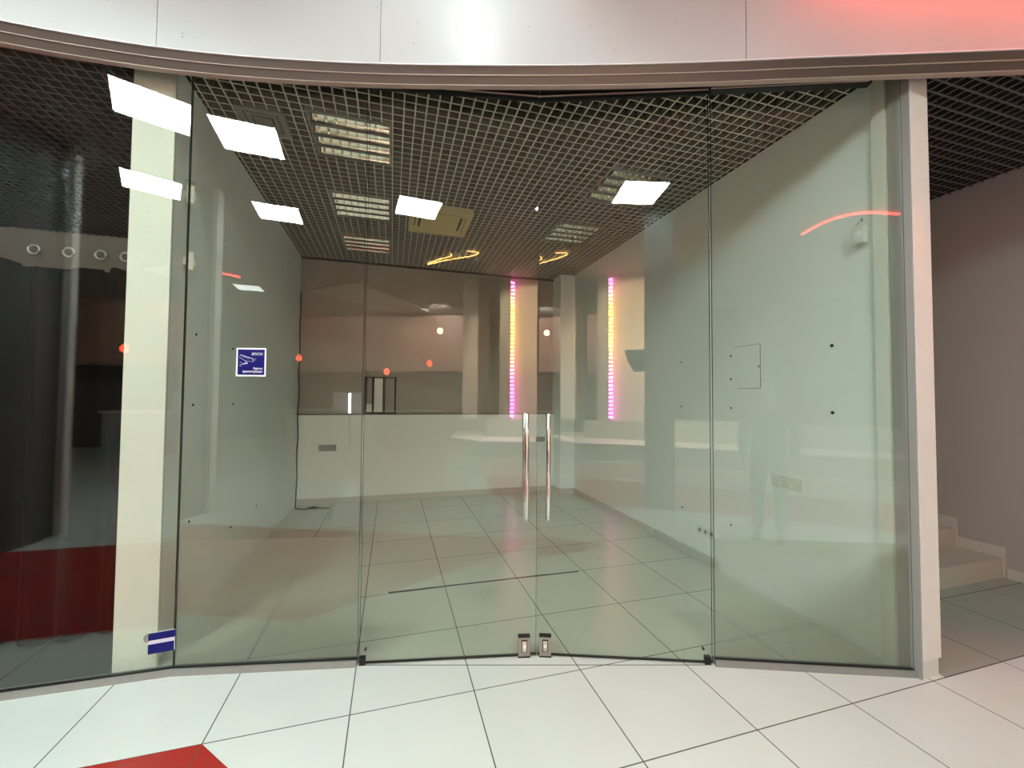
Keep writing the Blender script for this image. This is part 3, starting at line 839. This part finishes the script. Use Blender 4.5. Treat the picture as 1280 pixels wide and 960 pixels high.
arc_tube('neon_ring', 'golden light ring on the hall ceiling', 'neon light', [(-0.62, -2.50, 4.17), (-0.43, -2.60, 4.17), (-0.58, -2.76, 4.17), (-1.09, -2.95, 4.17), (-1.56, -3.18, 4.17), (-1.28, -2.93, 4.17), (-0.98, -2.74, 4.17), (-0.95, -2.60, 4.17)], 0.009, 'goldled')

# column with the colour changing light strip
t = thing('lit_column', 'beige column with a pink and orange light strip', 'column', (0.14, -4.3, 0))
b = BM(); box(b, -0.13, 0.92, -0.4, -0.06, 1.031, ZM - 0.002); obj('shaft', b, 'beigecol', t)
b = BM(); box(b, -0.37, -0.13, -0.4, 0.04, 1.031, ZM - 0.002); obj('fin', b, 'greypanel', t)
b = BM()
for k in range(36):
    z = 1.08 + k * 0.085; box(b, -0.125, -0.045, 0.0, 0.03, z, z + 0.045)
st_ = obj('light_strip', b, 'rgb', t); st_['kind'] = 'stuff'
t2 = thing('column', 'plain pale column left of the lit column', 'column', (-0.90, -4.16, 0))
b = BM(); box(b, -0.17, 0.17, -0.3, -0.14, 1.031, ZM - 0.002); obj('shaft', b, 'mallstrip', t2)
b = BM(); box(b, 0.17, 0.40, -0.3, -0.16, 1.031, ZM - 0.002); obj('side', b, 'taupe', t2)  # dark box paints the column's shadow side
# stepped bench under the columns
t = thing('planter_bench', 'pale stepped bench around the columns', 'bench', (1.9, -4.2, 0))
b = BM(); prism(b, [(-2.25, 1.20), (-1.2, 1.00), (0.4, 1.08), (2.8, 1.0), (2.8, -1.3), (-3.4, -1.3), (-3.2, 0.3)][::-1], 0, 0.32); obj('base', b, 'mallstrip', t)
b = BM(); prism(b, [(-2.25, 1.12), (-1.2, 0.94), (0.4, 1.0), (2.8, 0.94), (2.8, -1.3), (-3.35, -1.3), (-3.1, 0.3)][::-1], 0.32, 0.63); obj('seat', b, 'greypanel', t)
b = BM(); prism(b, [(-2.27, 1.16), (-1.2, 0.97), (0.4, 1.03), (2.8, 0.97), (2.8, -1.3), (-3.38, -1.3), (-3.12, 0.32)][::-1], 0.63, 0.655); obj('top_edge', b, 'white', t)
b = BM(); prism(b, [(-2.4, 0.07), (2.8, 0.07), (2.8, -1.3), (-2.5, -1.3)][::-1], 0.655, 1.028); obj('planter', b, 'greypanel', t)
# charcoal post with a side board
t = thing('info_post', 'charcoal square post with a side board', 'post', (1.25, -1.55, 0))
b = BM(); box(b, -0.19, 0.19, -0.15, 0.18, 0, ZM - 0.002); obj('shaft', b, 'darkpost', t)
b = BM()
vs = box(b, -0.50, -0.19, -0.02, 0.02, 1.90, 2.22)
for v in vs:
    if v.co.x < -0.3: v.co.x += 0.13 if v.co.z < 2 else 0
obj('side_board', b, 'darkpost', t)
# ribbed round column on the left
t = thing('ribbed_column', 'ribbed grey metal round column', 'column', (-4.25, 0.05, 0))
b = BM(); prof = []
for k in range(84):
    z = k * 0.05; prof += [(0.70, z), (0.715, z + 0.025)]
lathe(b, prof + [(0.70, ZM - 0.002)], 36); obj('shaft', b, 'ribbed', t)
b = BM(); box(b, 0.735, 0.80, -0.20, -0.10, 0, ZM - 0.002); obj('edge_strip', b, 'mallstrip', t)
# counters and lamps opposite
t = thing('shop_counter', 'pale counter of the shop opposite', 'counter', (-4.6, -7.2, 0))
b = BM(); box(b, -2.6, 2.4, -0.35, 0.35, 0, 1.05); obj('body', b, 'greypanel', t)
b = BM(); box(b, -2.65, 2.45, -0.4, 0.4, 1.05, 1.10); obj('worktop', b, 'mallstrip', t)
b = BM(); box(b, -1.2, -0.2, -0.2, 0.2, 1.10, 1.62); obj('glass_case', b, 'white', t)
t = thing('tube_lamp', 'upright white tube lamp of the shop opposite', 'lamp', (-4.95, -6.4, 0))
b = BM(); tube(b, [(0, 0, 1.02), (0, 0, 1.60)], 0.035, 10); obj('tube', b, 'tube', t)
b = BM(); tube(b, [(0, 0, 0), (0, 0, 1.02)], 0.03, 10); obj('stand', b, 'darkpost', t)
pl0 = None
for x, y, z, w in ((-3.75, -6.5, 2.22, 'second from the right'), (-6.6, -6.5, 2.62, 'leftmost'), (-1.28, -6.5, 2.42, 'rightmost'), (-2.5, -6.5, 2.45, 'third')):
    lb = 'small red pendant lamp of the shop opposite, ' + w
    if pl0 is None:
        pl0 = thing('pendant_lamp', lb, 'lamp', (x, y, z), group='red pendant lamps opposite')
        b = BM(); lathe(b, [(0.02, -0.10), (0.07, -0.06), (0.085, 0.02), (0.04, 0.09), (0.012, 0.11)], 12); obj('shade', b, 'redlamp', pl0)
        b = BM(); tube(b, [(0, 0, 0.11), (0, 0, ZM - z)], 0.005, 6); obj('cord', b, 'black', pl0)
    else:
        c = copy_tree(pl0); c.location = (x, y, z); c['label'] = lb
        c.children[0].data = c.children[0].data
t = thing('globe_lamp', 'small warm globe lamp beyond the columns', 'lamp', (-2.35, -7.0, 3.45))
b = BM(); lathe(b, [(0.01, -0.09), (0.07, -0.06), (0.09, 0), (0.07, 0.06), (0.01, 0.09)], 14); obj('globe', b, 'warm', t)
b = BM(); tube(b, [(0, 0, 0.09), (0, 0, ZM - 3.45)], 0.005, 6); obj('cord', b, 'black', t)

# spot lamps of the hall, most of them added for their light: bulbs and their housings
def spot(label, loc, target, power, col, size=70):
    t = thing('spot_lamp', label, 'lamp', loc, group='small ceiling spot lamps of the hall')
    b = BM(); lathe(b, [(0.03, 0.02), (0.05, 0.02), (0.05, 0.05), (0.03, 0.05)], 14); obj('housing', b, 'alu', t)
    ld = bpy.data.lights.new('spot_bulb', 'SPOT'); ld.energy = power; ld.color = col; ld.spot_size = math.radians(size); ld.spot_blend = 0.6; ld.shadow_soft_size = 0.03
    lo = bpy.data.objects.new('spot_bulb', ld); COL.objects.link(lo); lo.parent = t
    d = Vector(target) - Vector(loc); lo.rotation_euler = d.to_track_quat('-Z', 'Y').to_euler()
for i, x in enumerate((-8.4, -6.4, -4.4, -2.4)):
    spot('added spot lamp lighting the brown fascia, %s from the left' % ('first', 'second', 'third', 'fourth')[i], (x, -6.6, ZM - 0.05), (x, -8.4, 3.1), (40, 160, 700, 850)[i], (1, 0.96, 0.88), 110)  # lamps added to brighten the fascia mirrored in the glass
spot('added warm spot lamp lighting the beige column', (0.70, -2.9, ZM - 0.05), (0.50, -4.36, 2.5), 900, (1, 0.72, 0.45), 95)  # lamp added to boost the glow on the column face
spot('small cool spot lamp over the middle of the fascia', (0.15, 1.55, ZM - 0.05), (0.25, 2.25, 3.45), 19, (0.85, 1, 1), 120)
spot('added spot lamp brightening the pale bench', (2.2, -1.9, ZM - 0.05), (2.2, -3.2, 0.6), 300, (1, 0.95, 0.88), 80)  # lamp added to brighten the bench

# ------------------------------------------------------------------ the person mirrored in the right pane
def skin_obj(name, verts, edges, mat, parent, root=0, sub=2):
    me = bpy.data.meshes.new(name); me.from_pydata([v[:3] for v in verts], edges, [])
    me.materials.append(M[mat])
    o = bpy.data.objects.new(name, me); COL.objects.link(o); o.parent = parent
    o.modifiers.new('skin', 'SKIN')
    for i, v in enumerate(verts):
        sv = me.skin_vertices[0].data[i]
        r = v[3]; sv.radius = (r if not isinstance(r, tuple) else r[0], r if not isinstance(r, tuple) else r[1]); sv.use_root = (i == root)
    m = o.modifiers.new('smooth', 'SUBSURF'); m.levels = sub; m.render_levels = sub
    o.modifiers['skin'].use_smooth_shade = True
    return o

P = thing('person', 'person in grey jacket and dark trousers standing before the right glass pane', 'person', (2.38, -0.62, 0.0), math.radians(12))
V, Ed = [], []
def ch(par, pts):
    for q in pts:
        V.append(q)
        if par is not None: Ed.append((par, len(V) - 1))
        par = len(V) - 1
    return par
pel = ch(None, [(0, 0, 0.94, (0.15, 0.10))])
chest = ch(pel, [(0, 0.0, 1.10, (0.135, 0.095)), (0, 0.0, 1.28, (0.155, 0.105)), (0, -0.01, 1.40, (0.13, 0.085))])
neck = ch(chest, [(0, -0.005, 1.475, 0.055), (0, 0.01, 1.535, (0.062, 0.07)), (0, 0.018, 1.60, (0.076, 0.095)), (0, 0.010, 1.665, (0.07, 0.085)), (0, 0.005, 1.70, (0.045, 0.055))])
for sx in (-1, 1):
    k = ch(pel, [(sx * 0.09, 0, 0.86, 0.088), (sx * 0.10, 0.008, 0.66, 0.072), (sx * 0.105, 0.012, 0.49, 0.056), (sx * 0.108, -0.004, 0.34, 0.054), (sx * 0.11, -0.012, 0.12, 0.038), (sx * 0.11, -0.005, 0.06, 0.036), (sx * 0.118, 0.10, 0.038, 0.030)])
    wrist = ch(chest, [(sx * 0.185, -0.01, 1.395, 0.058), (sx * 0.225, -0.01, 1.25, 0.046), (sx * 0.25, -0.005, 1.10, 0.039), (sx * 0.235, 0.06, 0.98, 0.034), (sx * 0.215, 0.12, 0.865, 0.026), (sx * 0.21, 0.14, 0.815, (0.020, 0.034))])
    palm = ch(wrist, [(sx * 0.208, 0.155, 0.775, (0.016, 0.038))])
    ch(wrist, [(sx * 0.195, 0.175, 0.795, 0.012), (sx * 0.185, 0.190, 0.765, 0.0095), (sx * 0.183, 0.195, 0.742, 0.008)])
    for j, (dy, L) in enumerate(((0.026, 0.068), (0.009, 0.076), (-0.009, 0.070), (-0.025, 0.056))):
        ch(palm, [(sx * 0.207, 0.163 + dy, 0.745, 0.0098), (sx * 0.203, 0.170 + dy, 0.745 - L * 0.45, 0.0088), (sx * 0.192, 0.172 + dy, 0.745 - L * 0.85, 0.0078)])
body = skin_obj('body', V, Ed, 'skin', P)
J, JE = [], []
def chj(lst, eds, par, pts):
    for q in pts:
        lst.append(q)
        if par is not None: eds.append((par, len(lst) - 1))
        par = len(lst) - 1
    return par
a = chj(J, JE, None, [(0, 0, 0.84, (0.185, 0.135)), (0, 0, 0.93, (0.190, 0.140)), (0, 0, 1.02, (0.185, 0.138)), (0, 0.0, 1.12, (0.172, 0.130)), (0, 0.0, 1.28, (0.175, 0.125)), (0, -0.01, 1.40, (0.15, 0.10))])
chj(J, JE, a, [(0, -0.006, 1.47, 0.07)])
for sx in (-1, 1):
    chj(J, JE, a, [(sx * 0.185, -0.01, 1.395, 0.074), (sx * 0.228, -0.01, 1.25, 0.062), (sx * 0.252, -0.005, 1.10, 0.054), (sx * 0.237, 0.06, 0.98, 0.048), (sx * 0.218, 0.115, 0.875, 0.040)])
skin_obj('jacket', J, JE, 'jacket', P)
J, JE = [], []
a = chj(J, JE, None, [(0, 0, 1.00, (0.165, 0.118)), (0, 0, 0.93, (0.168, 0.122))])
for sx in (-1, 1):
    chj(J, JE, a, [(sx * 0.09, 0, 0.86, 0.100), (sx * 0.10, 0.008, 0.66, 0.084), (sx * 0.105, 0.012, 0.49, 0.070), (sx * 0.108, -0.004, 0.30, 0.066), (sx * 0.11, -0.008, 0.085, 0.060)])
skin_obj('trousers', J, JE, 'trousers', P)
for sx in (-1, 1):
    skin_obj('shoe', [(sx * 0.11, -0.03, 0.055, (0.045, 0.05)), (sx * 0.113, 0.05, 0.048, (0.048, 0.042)), (sx * 0.118, 0.13, 0.036, (0.046, 0.032)), (sx * 0.12, 0.18, 0.030, (0.03, 0.024))], [(0, 1), (1, 2), (2, 3)], 'shoe', P)
b = BM()
bmesh.ops.create_uvsphere(b, u_segments=20, v_segments=12, radius=1.0)
for v in list(b.verts):
    if v.co.z < -0.35 or (v.co.y > 0.45 and v.co.z < 0.45): b.verts.remove(v)
for v in b.verts: v.co = Vector((v.co.x * 0.086, v.co.y * 0.102 - 0.004, v.co.z * 0.092 + 1.652))
for f in b.faces: f.smooth = True
obj('hair', b, 'hair', P)
for sx in (-1, 1):
    b = BM(); bmesh.ops.create_uvsphere(b, u_segments=10, v_segments=8, radius=0.012)
    bmesh.ops.translate(b, verts=b.verts, vec=(sx * 0.030, 0.098, 1.612)); obj('eye', b, 'eyewhite', P)
    b = BM(); bmesh.ops.create_uvsphere(b, u_segments=10, v_segments=8, radius=1)
    for v in b.verts: v.co = Vector((v.co.x * 0.010 + sx * 0.080, v.co.y * 0.018 + 0.01, v.co.z * 0.030 + 1.600))
    obj('ear', b, 'skin', P)
b = BM(); bmesh.ops.create_cone(b, cap_ends=True, segments=8, radius1=0.017, radius2=0.006, depth=0.05)
bmesh.ops.translate(b, verts=b.verts, vec=(0, 0.112, 1.588)); obj('nose', b, 'skin', P)
b = BM(); box(b, -0.022, 0.022, 0.098, 0.106, 1.548, 1.556); bevel(b, 0.003, 2); obj('mouth', b, 'redtile', P)

# ------------------------------------------------------------------ world, camera, view
w = bpy.data.worlds.new('World'); scn.world = w; w.use_nodes = True
w.node_tree.nodes['Background'].inputs[0].default_value = (0.5, 0.5, 0.5, 1)
w.node_tree.nodes['Background'].inputs[1].default_value = 0.05

F, YAW, PITCH, ROLL, H = 513.17, math.radians(16.3156), math.radians(1.83036), math.radians(0.42458), 1.51629
fw = Vector((math.sin(YAW) * math.cos(PITCH), math.cos(YAW) * math.cos(PITCH), math.sin(PITCH)))
rt = Vector((math.cos(YAW), -math.sin(YAW), 0)); up = rt.cross(fw)
r2 = rt * math.cos(ROLL) + up * math.sin(ROLL); u2 = up * math.cos(ROLL) - rt * math.sin(ROLL)
cd = bpy.data.cameras.new('camera'); cam = bpy.data.objects.new('camera', cd); COL.objects.link(cam)
mw = Matrix.Identity(4)
for i in range(3): mw[i][0], mw[i][1], mw[i][2] = r2[i], u2[i], -fw[i]
mw[2][3] = H
cam.matrix_world = mw
cd.sensor_width = 36; cd.lens = F * 36 / 1280; cd.clip_start = 0.01
scn.camera = cam

vs = scn.view_settings
vs.view_transform = 'Standard'; vs.look = 'None'; vs.gamma = 1; vs.use_curve_mapping = False
vs.exposure = 0.74
c = scn.cycles
c.max_bounces = 10; c.diffuse_bounces = 5; c.glossy_bounces = 5; c.transmission_bounces = 6; c.transparent_max_bounces = 16
c.caustics_reflective = False; c.caustics_refractive = True
c.sample_clamp_indirect = 8.0
c.use_denoising = True
